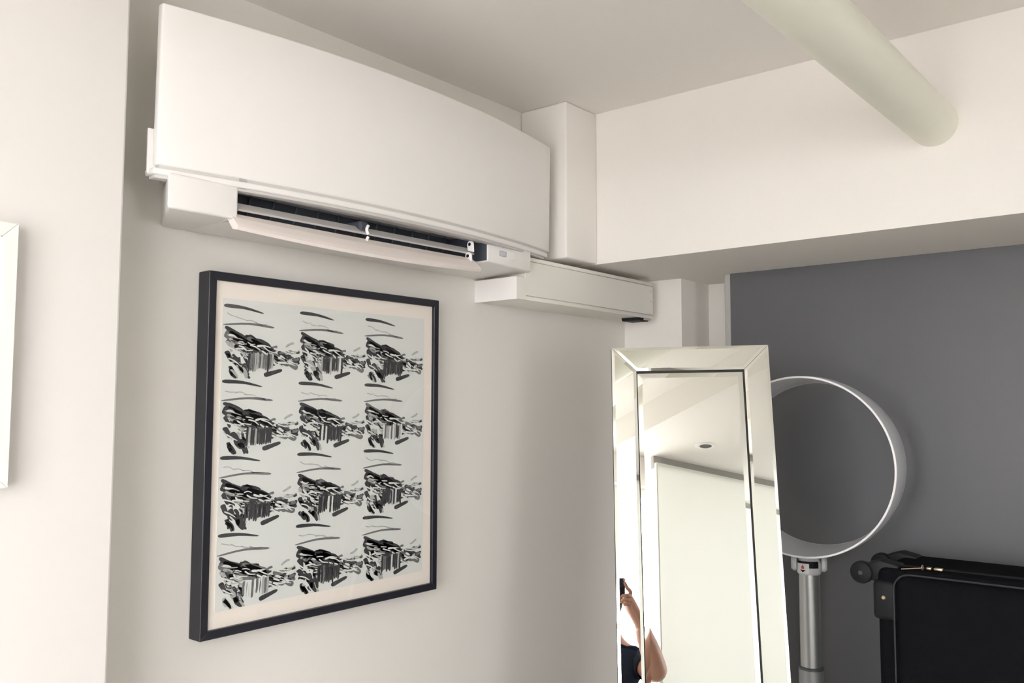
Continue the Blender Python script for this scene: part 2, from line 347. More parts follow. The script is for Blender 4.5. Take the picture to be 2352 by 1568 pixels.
# ------------------------------------------------------------------ trunking
tr = thing('pipe_trunking', 'cream plastic trunking on the wall below the white boxing', 'trunking', (1.98, YA, Z(0.262)))
tx0, tx1, ty = 1.660, 2.308, 1.362
link('trunking_end', B((tx0, tx0+0.0345, ty, YA, Z(0.2635), Z(0.318))), TRK, tr, smooth=True)
link('trunking_body', B((tx0+0.034, tx1, ty+0.006, YA, Z(0.2635), Z(0.372)), bevel=0.003), TRK, tr, smooth=True)
link('trunking_lid', B((tx0+0.034, tx1-0.001, ty, ty+0.008, Z(0.275), Z(0.360))), TRK, tr, smooth=True)
link('lid_edge', B((tx0+0.001, tx1-0.001, ty+0.001, ty+0.012, Z(0.2630), Z(0.2728)), bevel=0.002), TRK, tr, smooth=True)
link('lid_edge', B((tx0+0.034, tx1-0.001, ty+0.001, ty+0.012, Z(0.3622), Z(0.3725)), bevel=0.002), TRK, tr, smooth=True)
link('end_cap', B((tx0-0.003, tx0+0.001, ty, YA, Z(0.262), Z(0.3185)), bevel=0.001), TRKE, tr)
link('drain_outlet', prism([(2.235, 1.37, Z(0.266)), (2.292, 1.37, Z(0.266)), (2.292, 1.43, Z(0.266)), (2.235, 1.43, Z(0.266))], (0.004, 0.0, -0.012), bevel=0.003), BLACKP, tr)
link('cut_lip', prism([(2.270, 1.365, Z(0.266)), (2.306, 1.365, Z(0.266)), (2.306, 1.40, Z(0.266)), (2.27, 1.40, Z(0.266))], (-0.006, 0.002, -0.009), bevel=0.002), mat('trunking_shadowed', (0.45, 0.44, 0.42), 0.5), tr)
for zz in (0.345, 0.315): link('lid_screw', cyl((tx1-0.012, ty-0.001, Z(zz)), (tx1-0.012, ty+0.002, Z(zz)), 0.0022, seg=10), ACG, tr)

# ------------------------------------------------------------------ framed print
pf = thing('framed_print', 'black framed print of twelve repeated black motifs on pale paper, below the air conditioner', 'picture', (1.188, YA, Z(-0.425)))
x0, x1, z0, z1, yf = 0.885, 1.490, Z(-0.4245), Z(0.2495), 1.462
def rail(pts): return prism(pts, (0, YA-0.001-yf, 0), bevel=0.0012, seg=1)
fw = 0.016
link('frame_rail', rail([(x0, yf, z0), (x0+fw, yf, z0+fw), (x0+fw, yf, z1-fw), (x0, yf, z1)]), BLK, pf)
link('frame_rail', rail([(x1, yf, z0), (x1-fw, yf, z0+fw), (x1-fw, yf, z1-fw), (x1, yf, z1)]), BLK, pf)
link('frame_rail', rail([(x0, yf, z1), (x0+fw, yf, z1-fw), (x1-fw, yf, z1-fw), (x1, yf, z1)]), BLK, pf)
link('frame_rail', rail([(x0, yf, z0), (x0+fw, yf, z0+fw), (x1-fw, yf, z0+fw), (x1, yf, z0)]), BLK, pf)
link('backing_board', B((x0+fw, x1-fw, YA-0.012, YA-0.001, z0+fw, z1-fw)), MBLK, pf)
yb = yf+0.008
link('mount_board', B((x0+fw, x1-fw, yb, yb+0.003, z0+fw, z1-fw)), MATB, pf)
px0, px1, pz0, pz1 = 0.922, 1.443, Z(-0.374), Z(0.198)
sheet = link('print_sheet', B((px0-0.004, px1+0.004, yb-0.0012, yb, pz0-0.004, pz1+0.004)), PAPER, pf)
link('glass_pane', B((x0+fw, x1-fw, yf+0.003, yf+0.005, z0+fw, z1-fw)), GLASS, pf)
def blob(pts, m, depth, sub=3):
    """smooth closed ink patch from control points (cell coords 0..1, z down)"""
    n = len(pts); out = []
    for i in range(n):
        p0, p1, p2, p3 = [Vector(pts[(i+k-1) % n]) for k in range(4)]
        for s in range(sub):
            t = s/sub
            out.append(0.5*((2*p1)+(p2-p0)*t+(2*p0-5*p1+4*p2-p3)*t*t+(3*p1-p0-3*p2+p3)*t**3))
    return out, m, depth
def stroke(a, b, w0, w1, m, d, bend=0.0):
    a = Vector(a); b = Vector(b); t = (b-a); nn = Vector((-t.y, t.x)).normalized(); mid = (a+b)/2+nn*bend
    return blob([a+nn*w0*.5, mid+nn*(w0+w1)*.3, b+nn*w1*.5, b-nn*w1*.5, mid-nn*(w0+w1)*.3, a-nn*w0*.5], m, d)
def motif(seed, tone):
    """abstract dry-brush study: slanting bands of overlapping strokes, no picture of anything"""
    rnd = random.Random(seed); base = random.Random(5); L = []
    def j(s_=0.02): return rnd.uniform(-s_, s_)
    # thin sweeps at the top
    L.append(stroke((0.0, 0.03), (0.46, 0.09), 0.05, 0.02, 0, 1, -0.02))
    L.append(stroke((0.0, 0.30), (0.60, 0.29), 0.02, 0.03, 1, 1, -0.03))
    for k in range(4): L.append(stroke((0.02+0.12*k, 0.15+0.03*k+j()), (0.14+0.13*k, 0.18+0.03*k+j()), 0.014, 0.008, 2, 1, j()))
    # falling bands of strokes, dark to pale
    for k in range(26):
        q = base.random(); t_ = base.random()
        x = q*0.72; zc = 0.33+0.26*q+0.16*t_
        ln = 0.20+0.16*base.random(); sl = 0.35+0.35*base.random()
        tn = 0 if t_ < 0.75 else 1
        if rnd.random() > 0.62+0.5*tone: tn = 1
        L.append(stroke((x, zc), (min(0.99, x+ln), zc+ln*sl*0.9+j(0.01)), 0.03+0.07*base.random(), 0.03+0.06*base.random(), tn, 1+k % 3, j(0.02)))
    for k in range(22):
        x = 0.01+0.24*base.random(); zc = 0.46+0.48*base.random()
        L.append(stroke((x, zc), (x+0.03+0.08*base.random(), zc+0.10+0.06*base.random()), 0.03+0.05*base.random(), 0.03, 0 if rnd.random() < 0.4+0.5*tone else 2, 1+k % 3, j(0.02)))
    for k in range(24):
        q = base.random(); x = 0.50+q*0.46; zc = 0.62+0.28*base.random()-0.12*q
        L.append(stroke((x, zc), (min(0.99, x+0.05+0.08*base.random()), zc+base.uniform(-0.07, 0.02)), 0.02+0.04*base.random(), 0.03, base.choice((0, 0, 1, 2)), 2+k % 3, j(0.01)))
    for k in range(34):
        q = base.random(); x = 0.02+q*0.85; zc = 0.42+0.22*q+base.random()*0.40*(1-0.5*q)
        ln = 0.08+0.14*base.random(); sl = base.uniform(0.0, 0.8)
        L.append(stroke((x, zc), (min(0.98, x+ln), zc+ln*sl+j(0.01)), 0.012+0.020*base.random(), 0.010, base.choice((3, 3, 2, 3)), 4+k % 3, j(0.02)))
    # block of dry ink, denser or thinner from print to print
    for k in range(12):
        x = 0.30+0.028*k; m = 0 if rnd.random() < tone else rnd.choice((1, 2, 3))
        L.append(stroke((x+0.01, 0.70+j(0.02)), (x, 0.92+j(0.03)), 0.026, 0.022, m, 7, j(0.006)))
    for k in range(18):
        x = rnd.uniform(0.02, 0.30); zc = rnd.uniform(0.55, 0.96)
        L.append(stroke((x, zc), (x+rnd.uniform(0.02, 0.07), zc+rnd.uniform(0.02, 0.08)), 0.03*rnd.random()+0.01, 0.01, rnd.choice((0, 0, 1, 2)), 3, j()))
    L.append(stroke((0.52, 1.0), (0.74, 0.92), 0.06, 0.04, 0, 2, 0.0))
    return L
cw, chh = (px1-px0)/3.0, (pz1-pz0)/4.0
tones = [0.2, 0.5, 0.9, 0.8, 0.55, 0.3, 0.95, 0.45, 0.6, 0.05, 0.9, 0.7]
for k in range(12):
    c, rw = k % 3, k//3
    ox, oz = px0+c*cw, pz1-rw*chh-0.006
    bm = bmesh.new()
    for pts, m, dep in motif(100+k, tones[k]):
        vs = [bm.verts.new((ox+0.003+p.x*cw*0.985, yb-0.0013-0.0001*dep, oz-p.y*chh*0.93)) for p in pts]
        try: fc = bm.faces.new(vs); fc.material_index = m
        except Exception: pass
    bmesh.ops.triangulate(bm, faces=bm.faces[:])
    link('ink_motif', bm, [INK1, INK2, INK3, PAPER], pf)

# ------------------------------------------------------------------ white frame on the pillar
wf = thing('white_picture_frame', 'white picture frame on the pillar, cut off by the left edge of the photo', 'picture', (0.30, 1.35, Z(-0.115)))
a0, a1, b0, b1, yy = 0.03, 0.5015, Z(-0.115), Z(0.256), 1.322
ww = 0.021
def rail2(pts): return prism(pts, (0, 1.349-yy, 0), bevel=0.0015, seg=1)
link('frame_rail', rail2([(a1, yy, b0), (a1-ww, yy, b0+ww), (a1-ww, yy, b1-ww), (a1, yy, b1)]), WFR, wf)
link('frame_rail', rail2([(a0, yy, b0), (a0+ww, yy, b0+ww), (a0+ww, yy, b1-ww), (a0, yy, b1)]), WFR, wf)
link('frame_rail', rail2([(a0, yy, b1), (a0+ww, yy, b1-ww), (a1-ww, yy, b1-ww), (a1, yy, b1)]), WFR, wf)
link('frame_rail', rail2([(a0, yy, b0), (a0+ww, yy, b0+ww), (a1-ww, yy, b0+ww), (a1, yy, b0)]), WFR, wf)
link('mount_board', B((a0+ww, a1-ww, yy+0.006, yy+0.010, b0+ww, b1-ww)), mat('white_mount', (0.9, 0.88, 0.83), 0.8), wf)

# ------------------------------------------------------------------ bevelled mirror
al, th, kk = math.radians(32.5), math.radians(10.835), math.radians(0.915)
hd = Vector((math.sin(al), -math.cos(al), 0)); fwd = Vector((math.cos(al), math.sin(al), 0))
v = Vector((0, 0, 1))*math.cos(th)+fwd*math.sin(th)
mh = hd*math.cos(kk)+v*math.sin(kk); mv = -hd*math.sin(kk)+v*math.cos(kk); mn = mh.cross(mv)
if mn.x > 0: mn = -mn
D = 2.02
def ray(x, y): return f + r2*((x-1176)/2020.67) - u2*((y-784)/2020.67)
TL = ray(1403, 799)*D + Vector((0, 0, CZ))
MW = 0.3486*D/2.0
ML = (TL.z-0.004)/mv.z
MM = Matrix((mh, mn, mv)).transposed().to_4x4()       # local x right, y toward the viewer, z up the glass
if MM.to_3x3().determinant() < 0: pass
MM.translation = TL - mv*ML
mir = thing('standing_mirror', 'tall narrow leaning mirror with a wide mirrored border, in the corner by the dark wall', 'mirror', mtx=MM)
def plate(poly, y, h, bw, th_=0.004):
    """bevelled glass plate: polygon in local x,z; edges slope over bw by h"""
    n = len(poly); P = [Vector(p) for p in poly]; c = sum(P, Vector((0, 0)))/n
    ins = []
    for i in range(n):
        a, b, d = P[i-1], P[i], P[(i+1) % n]
        e1 = (b-a).normalized(); e2 = (d-b).normalized()
        n1 = Vector((-e1.y, e1.x)); n2 = Vector((-e2.y, e2.x))
        if n1.dot(c-b) < 0: n1 = -n1
        if n2.dot(c-b) < 0: n2 = -n2
        bis = (n1+n2); bis = bis/ (1+n1.dot(n2)); ins.append(b+bis*bw)
    bm = bmesh.new()
    lo = [bm.verts.new((p.x, y-th_, p.y)) for p in P]; mi = [bm.verts.new((p.x, y, p.y)) for p in P]
    hi = [bm.verts.new((p.x, y+h, p.y)) for p in ins]
    bm.faces.new(lo)
    for i in range(n):
        k = (i+1) % n
        bm.faces.new((lo[i], lo[k], mi[k], mi[i])); bm.faces.new((mi[i], mi[k], hi[k], hi[i]))
    bm.faces.new(hi); return bm
bx = 0.0565                                              # border width
bt = 0.0565
def mlink(name, bm, m): return link(name, bm, m, mir, local=True)
ins_ = 0.0015
T_, R_ = ML, MW
mlink('backing_board', B((0, R_, -0.026, -0.0045, 0, T_), bevel=0.002), MBLK)
gx = 0.0008
quadsL = [(ins_, ins_), (bx, bt), (bx, T_-bt), (ins_, T_-ins_)]
quadsR = [(R_-ins_, ins_), (R_-ins_, T_-ins_), (R_-bx, T_-bt), (R_-bx, bt)]
quadsT = [(ins_+gx, T_-ins_), (bx+gx, T_-bt), (R_-bx-gx, T_-bt), (R_-ins_-gx, T_-ins_)]
quadsB = [(ins_+gx, ins_), (R_-ins_-gx, ins_), (R_-bx-gx, bt), (bx+gx, bt)]
for q in (quadsL, quadsR, quadsT, quadsB):
    mlink('border_strip', plate(q, 0.004, 0.0006, 0.0065, 0.008), MIRR)
gl, gt = 0.0022, 0.0055
cp = [(bx+gl, bt+gt), (R_-bx-0.0042, bt+gt), (R_-bx-0.0042, T_-bt-gt), (bx+gl, T_-bt-gt)]
mlink('centre_glass', plate(cp, 0.001, 0.0010, 0.0105, 0.005), MIRR)
link('support_strut', B((R_/2-0.03, R_/2+0.03, -0.031, -0.027, 0.75, 1.35)), MBLK, mir, local=True)
A_ = MM @ Vector((R_/2, -0.032, 1.30)); F_ = Vector((A_.x, A_.y, 0)) + fwd*0.03
leg = cyl((A_.x, A_.y, A_.z), (F_.x, F_.y, 0.0), 0.010, seg=16); link('easel_leg', leg, MBLK, mir, smooth=True)

# ------------------------------------------------------------------ bladeless fan
C = ray(1838, 1071)*2.15 + Vector((0, 0, CZ)); aaz = math.radians(4.5)
ax = Vector((math.cos(aaz), math.sin(aaz), 0.0))
pole = Vector((2.222, 0.8655, 0))
fan = thing('pedestal_fan', 'white and silver bladeless ring fan on a pole behind the mirror', 'fan', (pole.x, pole.y, 0))
prof = [(0.0, 0.2160), (0.0, 0.2195), (0.012, 0.2215), (0.05, 0.2225), (0.10, 0.2190), (0.150, 0.2130), (0.158, 0.2100), (0.157, 0.2075), (0.12, 0.2060), (0.07, 0.2090), (0.02, 0.2140)]
link('air_loop', lathe(prof, C, ax, seg=128, closed=True), FANW, fan, smooth=True)
rim = [(-0.0012, 0.2165), (-0.0018, 0.2185), (-0.0008, 0.2205), (0.002, 0.2212), (0.002, 0.2158)]
link('loop_rim', lathe(rim, C, ax, seg=128, closed=True), FANR, fan, smooth=True)
rim2 = [(0.1572, 0.2070), (0.1595, 0.2085), (0.1592, 0.2105), (0.157, 0.2110)]
link('loop_rim', lathe(rim2, C, ax, seg=128, closed=True), FANR, fan, smooth=True)
nz = Z(-0.372)
P = lambda dx, dy, z: (pole.x+dx, pole.y+dy, z)
link('collar', lathe([(0, 0.0275), (0.004, 0.030), (0.028, 0.031), (0.034, 0.027), (0.050, 0.024)], P(0, 0, Z(-0.421)), (0, 0, 1), seg=48), FANK, fan, smooth=True)
lat = Vector((math.sin(math.radians(21)), -math.cos(math.radians(21)), 0)); tow = -Vector((math.cos(math.radians(21)), math.sin(math.radians(21)), 0))
for s in (-1, 1):
    c0 = Vector(P(0, 0, Z(-0.395)))+lat*s*0.030; c1 = c0+lat*s*0.013
    link('tilt_knob', lathe([(0, 0.019), (0.003, 0.0205), (0.008, 0.020), (0.013, 0.015)], c0, c1-c0, seg=32), FANK, fan, smooth=True)
def patch(ang0, ang1, zlo, zhi, rr, th_=0.0015, n=8):
    bm = bmesh.new(); rows = []
    for i in range(n+1):
        a = ang0+(ang1-ang0)*i/n; dvec = tow*math.cos(a)+lat*math.sin(a)
        rows.append([bm.verts.new(Vector(P(0, 0, zz))+dvec*q) for q, zz in ((rr, zlo), (rr, zhi), (rr-th_, zhi), (rr-th_, zlo))])
    for A, Bq in zip(rows, rows[1:]):
        for j in range(4): bm.faces.new((A[j], A[(j+1) % 4], Bq[(j+1) % 4], Bq[j]))
    bm.faces.new(rows[0][::-1]); bm.faces.new(rows[-1]); return bm
link('collar_slot', patch(-1.0, 0.75, Z(-0.403), Z(-0.387), 0.0325, 0.004), BLACKP, fan)
tg = link('lock_tag', patch(-0.95, 0.0, Z(-0.416), Z(-0.392), 0.0340, 0.003), FANR, fan)
bm = patch(-0.56, -0.36, Z(-0.405), Z(-0.3985), 0.0345, 0.001); join(bm, patch(-0.51, -0.41, Z(-0.3985), Z(-0.396), 0.0345, 0.001))
link('red_lock_mark', bm, RED, tg)
bm = bmesh.new(); base = Vector(P(0, 0, 0))
tri = []
for a, zz in ((-0.66, -0.4075), (-0.24, -0.4075), (-0.45, -0.4135)):
    tri.append(base+(tow*math.cos(a)+lat*math.sin(a))*0.0347+Vector((0, 0, Z(zz))))
link('arrow_mark', prism(tri, -tow*0.0006), BLACKP, tg)
link('upper_pole', cyl(P(0, 0, Z(-0.65)), P(0, 0, Z(-0.420)), 0.0255, seg=48), SILV, fan, smooth=True)
link('pole_joint', lathe([(0, 0.031), (0.004, 0.0315), (0.007, 0.027)], P(0, 0, Z(-0.6555)), (0, 0, 1), seg=48), SILD, fan, smooth=True)
link('lower_pole', cyl(P(0, 0, 0.05), P(0, 0, Z(-0.656)), 0.0305, seg=48), mat('pole_grey', (0.42, 0.44, 0.45), 0.4, metal=0.5), fan, smooth=True)
link('base', lathe([(0, 0.130), (0.012, 0.130), (0.022, 0.12), (0.032, 0.055), (0.055, 0.036)], P(0, 0, 0), (0, 0, 1), seg=64), FANW, fan, smooth=True)
link('loop_neck', lathe([(0, 0.024), (0.012, 0.022), (0.02, 0.03)], P(0, 0, Z(-0.376)), (0, 0, 1), seg=32), FANK, fan, smooth=True)

# ------------------------------------------------------------------ suitcase on a low cabinet
sx0, sx1, sy0, sy1, sz0, sz1 = 2.062, 2.300, -0.10, 0.655, Z(-0.86), Z(-0.357)
cb = thing('low_cabinet', 'low white cabinet under the black suitcase', 'cabinet', (2.17, 0.25, 0))
link('cabinet_body', B((1.98, 2.365, -0.35, 0.66, 0.06, sz0-0.022), bevel=0.002), CABM, cb)
link('cabinet_top', B((1.965, 2.367, -0.36, 0.67, sz0-0.022, sz0), bevel=0.003), CABM, cb)
link('plinth', B((2.02, 2.36, -0.33, 0.64, 0.0, 0.06)), MBLK, cb)
for a, b in ((-0.345, 0.15), (0.156, 0.655)):
    d_ = link('door', B((1.968, 1.98, a, b, 0.065, sz0-0.03), bevel=0.002), CABM, cb)
    link('handle', cyl((1.958, (a+b)/2-0.06, sz0-0.08), (1.958, (a+b)/2+0.06, sz0-0.08), 0.005, seg=12), SILV, d_, smooth=True)
sc_ = thing('suitcase', 'black fabric suitcase lying on its side against the dark wall', 'suitcase', (2.18, 0.28, sz0))
link('shell', B((sx0+0.02, sx1, sy0, sy1, sz0, sz1), bevel=0.022, seg=4), FAB, sc_, smooth=True)
link('front_pocket', B((sx0-0.010, sx0+0.06, sy0+0.05, sy1-0.045, sz0+0.04, sz1-0.014), bevel=0.02, seg=4), FAB, sc_, smooth=True)
link('front_rim', B((sx0+0.006, sx0+0.06, sy0+0.004, sy1-0.002, sz0+0.004, sz1-0.002), bevel=0.018, seg=4), FAB, sc_, smooth=True)
def rrect(xx, ya, yb_, za, zb_, rad, n=8):
    pts = []
    for cy_, cz_, a0_ in ((yb_-rad, zb_-rad, 0), (ya+rad, zb_-rad, PI/2), (ya+rad, za+rad, PI), (yb_-rad, za+rad, 1.5*PI)):
        for i in range(n+1):
            a = a0_+PI/2*i/n; pts.append((xx, cy_+rad*math.cos(a), cz_+rad*math.sin(a)))
    return pts
link('piping', tube(rrect(sx0-0.001, sy0+0.046, sy1-0.041, sz0+0.036, sz1-0.010, 0.035), 0.0022, seg=8, closed=True), FABP, sc_, smooth=True)
link('zip_track', tube(rrect(sx0+0.045, sy0-0.001, sy1+0.0015, sz0+0.003, sz1+0.0015, 0.025), 0.0025, seg=6, closed=True), BLACKP, sc_, smooth=True)
wc = Vector((2.098, 0.690, Z(-0.377)))
for dx in (0, 0.145):
    c = wc+Vector((dx, 0, 0))
    ho = link('wheel_housing', prism([(c.x-0.014, sy1-0.05, sz1-0.045), (c.x-0.014, sy1+0.004, sz1-0.040), (c.x-0.014, c.y-0.004, c.z-0.006), (c.x-0.014, c.y-0.006, c.z+0.020), (c.x-0.014, sy1-0.004, sz1+0.011), (c.x-0.014, sy1-0.045, sz1+0.003)], (0.05, 0, 0), bevel=0.004), mat('wheel_housing_plastic', (0.012, 0.013, 0.015), 0.55, spec=0.3), sc_, smooth=True)
    wh = link('wheel', lathe([(0, 0.020), (0.002, 0.0235), (0.006, 0.025), (0.018, 0.025), (0.022, 0.0235), (0.024, 0.020)], c-Vector((0.022, 0, 0)), (1, 0, 0), seg=40), BLACKP, sc_, smooth=True)
    link('wheel_hub', lathe([(0, 0.004), (0.003, 0.006)], c-Vector((0.024, 0, 0)), (1, 0, 0), seg=20), mat('hub_grey', (0.06, 0.055, 0.055), 0.4), wh, smooth=True)
link('corner_guard', B((sx0-0.002, sx0+0.05, sy1-0.045, sy1+0.005, sz1-0.115, sz1-0.030), bevel=0.010, seg=3), BLACKP, sc_, smooth=True)
link('rivet', lathe([(0, 0.0048), (0.002, 0.003)], (sx0-0.002, sy1-0.019, sz1-0.066), (-1, 0, 0), seg=16), GOLD, sc_, smooth=True)
zx = sx0+0.035
zp = link('zip_slider', B((zx-0.006, zx+0.006, 0.520, 0.538, sz1+0.000, sz1+0.006), bevel=0.0018), GOLD, sc_, smooth=True)
link('zip_slider', B((zx-0.006, zx+0.006, 0.543, 0.553, sz1+0.0, sz1+0.006), bevel=0.0018), GOLD, sc_, smooth=True)
link('pull_ring', tube([(zx-0.004+0.006*math.cos(a), 0.561, sz1+0.004+0.005*math.sin(a)) for a in [2*PI*i/16 for i in range(16)]], 0.0012, seg=6, closed=True), GOLD, zp, smooth=True)
link('pull_bar', cyl((zx-0.008, 0.563, sz1+0.003), (zx-0.024, 0.600, sz1-0.001), 0.0014, seg=8), GOLD, zp, smooth=True)

# ------------------------------------------------------------------ downlight in the dropped ceiling
dl = thing('recessed_downlight', 'small round recessed downlight with white trim, seen in the mirror', 'light', (0.04, -0.434, ZD))
link('trim_ring', lathe([(-0.004, 0.045), (-0.005, 0.030), (0.0, 0.028), (0.0, 0.050)], (0.04, -0.434, ZD), (0, 0, 1), seg=40, closed=True), UPVC, dl, smooth=True)
link('lamp_reflector', lathe([(-0.0035, 0.028), (-0.0015, 0.018), (-0.001, 0.001)], (0.04, -0.434, ZD), (0, 0, 1), seg=32), LAMPM, dl, smooth=True)

# ------------------------------------------------------------------ the person taking the picture
BF = Vector((math.cos(al), math.sin(al), 0)); BR = Vector((math.sin(al), -math.cos(al), 0))
def pb(lat_, fw_, z): return BR*lat_+BF*fw_+Vector((0, 0, z))
def skin_mesh(nodes, edges, root, sub=2):
    """nodes {name:(pos, rx, ry)}"""
    names = list(nodes); me = bpy.data.meshes.new('sk')
    me.from_pydata([nodes[n][0] for n in names], [(names.index(a), names.index(b)) for a, b in edges], [])
    ob = bpy.data.objects.new('sk', me); COL.objects.link(ob)
    md = ob.modifiers.new('s', 'SKIN'); md.use_smooth_shade = True
    sb = ob.modifiers.new('d', 'SUBSURF'); sb.levels = sub; sb.render_levels = sub
    for i, n in enumerate(names):
        sv = me.skin_vertices[0].data[i]; sv.radius = (nodes[n][1], nodes[n][2]); sv.use_root = (n == root)
    dg = bpy.context.evaluated_depsgraph_get(); ev = ob.evaluated_get(dg)
    m2 = bpy.data.meshes.new_from_object(ev); bm = bmesh.new(); bm.from_mesh(m2)
    bpy.data.objects.remove(ob); bpy.data.meshes.remove(m2); bpy.data.meshes.remove(me)
    return bm
lc = -0.065        # lateral centre of the torso
BK = -0.335        # how far behind the lens the torso is
N = {}
def nd(n, l_, f_, z, rx, ry=None): N[n] = (pb(l_, f_, Z(z)), rx, ry or rx)
nd('pelvis', lc, BK, -0.70, .125, .105); nd('waist', lc, BK, -0.55, .108, .085); nd('chest', lc, BK, -0.375, .130, .095)
nd('upper', lc, BK, -0.285, .095, .075); nd('neck', lc+0.006, BK+0.005, -0.205, .043, .045); nd('neck2', lc+0.002, BK+0.012, -0.150, .042, .044)
nd('shR', lc+0.130, BK, -0.290, .050); nd('elR', 0.138, -0.14, -0.365, .050); nd('uaR', 0.108, -0.235, -0.335, .056); nd('faR', 0.106, -0.10, -0.275, .047); nd('wrR', 0.066, -0.052, -0.172, .031)
nd('shL', lc-0.150, BK, -0.290, .050); nd('uaL', -0.300, -0.27, -0.355, .050); nd('elL', -0.35, -0.18, -0.40, .039); nd('faL', -0.29, -0.12, -0.27, .035); nd('wrL', -0.215, -0.06, -0.14, .025)
nd('hpR', lc+0.085, BK, -0.76, .088); nd('knR', lc+0.10, BK+0.02, -1.12, .058); nd('caR', lc+0.10, BK, -1.25, .055); nd('anR', lc+0.10, BK-0.02, -1.52, .036); nd('toR', lc+0.11, BK+0.11, -1.568, .030)
nd('hpL', lc-0.085, BK, -0.76, .088); nd('knL', lc-0.10, BK+0.02, -1.12, .058); nd('caL', lc-0.10, BK, -1.25, .055); nd('anL', lc-0.10, BK-0.02, -1.52, .036); nd('toL', lc-0.11, BK+0.11, -1.568, .030)
nd('hd0', lc-0.015, BK+0.03, -0.105, .056, .060); nd('hd1', lc-0.036, BK+0.02, -0.03, .074, .084); nd('hd2', lc-0.040, BK+0.005, 0.035, .062, .070)
ED = [('pelvis', 'waist'), ('waist', 'chest'), ('chest', 'upper'), ('upper', 'neck'), ('neck', 'neck2'), ('neck2', 'hd0'), ('hd0', 'hd1'), ('hd1', 'hd2'),
      ('upper', 'shR'), ('shR', 'uaR'), ('uaR', 'elR'), ('elR', 'faR'), ('faR', 'wrR'), ('upper', 'shL'), ('shL', 'uaL'), ('uaL', 'elL'), ('elL', 'faL'), ('faL', 'wrL'),
      ('pelvis', 'hpR'), ('hpR', 'knR'), ('knR', 'caR'), ('caR', 'anR'), ('anR', 'toR'), ('pelvis', 'hpL'), ('hpL', 'knL'), ('knL', 'caL'), ('caL', 'anL'), ('anL', 'toL')]
per = thing('person', 'person in a dark navy top holding up a phone, seen in the mirror', 'person', (pb(lc, BK, 0)))
bm = skin_mesh(N, ED, 'pelvis', 3)
TORSO = bm.copy()
def handmesh(side):
    """palm plus five fingers; side +1 = right hand"""
    s = side; cx_ = 0.017 if s > 0 else -0.178
    w0 = N['wrR' if s > 0 else 'wrL'][0]; fa = N['faR' if s > 0 else 'faL'][0]; w1 = w0.lerp(fa, .35)
    out = bmesh.new()
    pc = pb(cx_-0.004*s, -0.052, Z(-0.076 if s > 0 else -0.075))
    n = {'w1': (w1, .034, .034), 'w': (w0, .031, .027), 'p': (w0.lerp(pc, .6), .044, .030), 'q': (pc, .052, .030)}
    n['k'] = (pb(cx_-0.006*s, -0.044, Z(-0.050)), .030, .018)
    join(out, skin_mesh(n, [('w1', 'w'), ('w', 'p'), ('p', 'q'), ('q', 'k')], 'w', 2))
    lens = (0.070, 0.078, 0.074, 0.058)
    for k in range(4):
        # fingers wrap round the back of the phone towards the lens side
        z0_ = (-0.048-0.0175*k) if s > 0 else (-0.045-0.018*k)
        a = pc.lerp(pb(cx_+s*0.012, -0.035, Z(z0_)), .55)
        b_ = pb(cx_+s*0.010, -0.022, Z(z0_)); c_ = pb(cx_-s*0.006, -0.002, Z(z0_)); d_ = pb(cx_-s*0.030*lens[k]/0.07, -0.0035, Z(z0_-0.004))
        if s > 0 and k == 0: c_ = pb(cx_-0.008, -0.018, Z(-0.030)); d_ = pb(cx_-0.018, -0.014, Z(-0.006))   # raised forefinger
        n = {'a': (a, .0105, .0105), 'b': (b_, .0095, .0095), 'c': (c_, .0085, .0085), 'd': (d_, .0072, .0072)}
        join(out, skin_mesh(n, [('a', 'b'), ('b', 'c'), ('c', 'd')], 'a', 2))
    n = {'a': (pc+pb(-s*0.004, 0, -0.01), .013, .012), 'b': (pb(cx_-s*0.028, -0.042, Z(-0.085)), .0115, .0115), 'c': (pb(cx_-s*0.045, -0.034, Z(-0.068)), .0095, .009), 'd': (pb(cx_-s*0.056, -0.028, Z(-0.055)), .008, .0075)}
    join(out, skin_mesh(n, [('a', 'b'), ('b', 'c'), ('c', 'd')], 'a', 2))
    return out
join(bm, handmesh(1)); join(bm, handmesh(-1))
# nose and ears grown into the head
hc = N['hd1'][0]
join(bm, skin_mesh({'a': (hc+BF*0.062+Vector((0, 0, 0.012)), .010, .008), 'b': (hc+BF*0.086+Vector((0, 0, -0.022)), .012, .011), 'c': (hc+BF*0.066+Vector((0, 0, -0.03)), .011, .010)}, [('a', 'b'), ('b', 'c')], 'a', 2))
for s in (-1, 1):
    join(bm, skin_mesh({'a': (hc+BR*s*0.070+Vector((0, 0, 0.012)), .006, .014), 'b': (hc+BR*s*0.079+Vector((0, 0, -0.008)), .006, .015), 'c': (hc+BR*s*0.072+Vector((0, 0, -0.03)), .005, .009)}, [('a', 'b'), ('b', 'c')], 'a', 2))
link('body', bm, SKIN, per, smooth=True)
for s in (-1, 1):
    e = bmesh.new(); bmesh.ops.create_uvsphere(e, u_segments=20, v_segments=12, radius=0.0105); e.transform(Matrix.Translation(hc+BF*0.0635+BR*s*0.027+Vector((0, 0, 0.006))))
    eo = link('eye', e, EYEW, per, smooth=True)
    e = bmesh.new(); bmesh.ops.create_uvsphere(e, u_segments=16, v_segments=10, radius=0.0052); e.transform(Matrix.Translation(hc+BF*0.0697+BR*s*0.027+Vector((0, 0, 0.005))))
    link('iris', e, EYED, eo, smooth=True)
    link('eyebrow', tube([hc+BF*0.072+BR*s*0.016+Vector((0, 0, 0.026)), hc+BF*0.074+BR*s*0.030+Vector((0, 0, 0.031)), hc+BF*0.064+BR*s*0.046+Vector((0, 0, 0.026))], [0.003, 0.0035, 0.002], seg=8), HAIR, per, smooth=True)
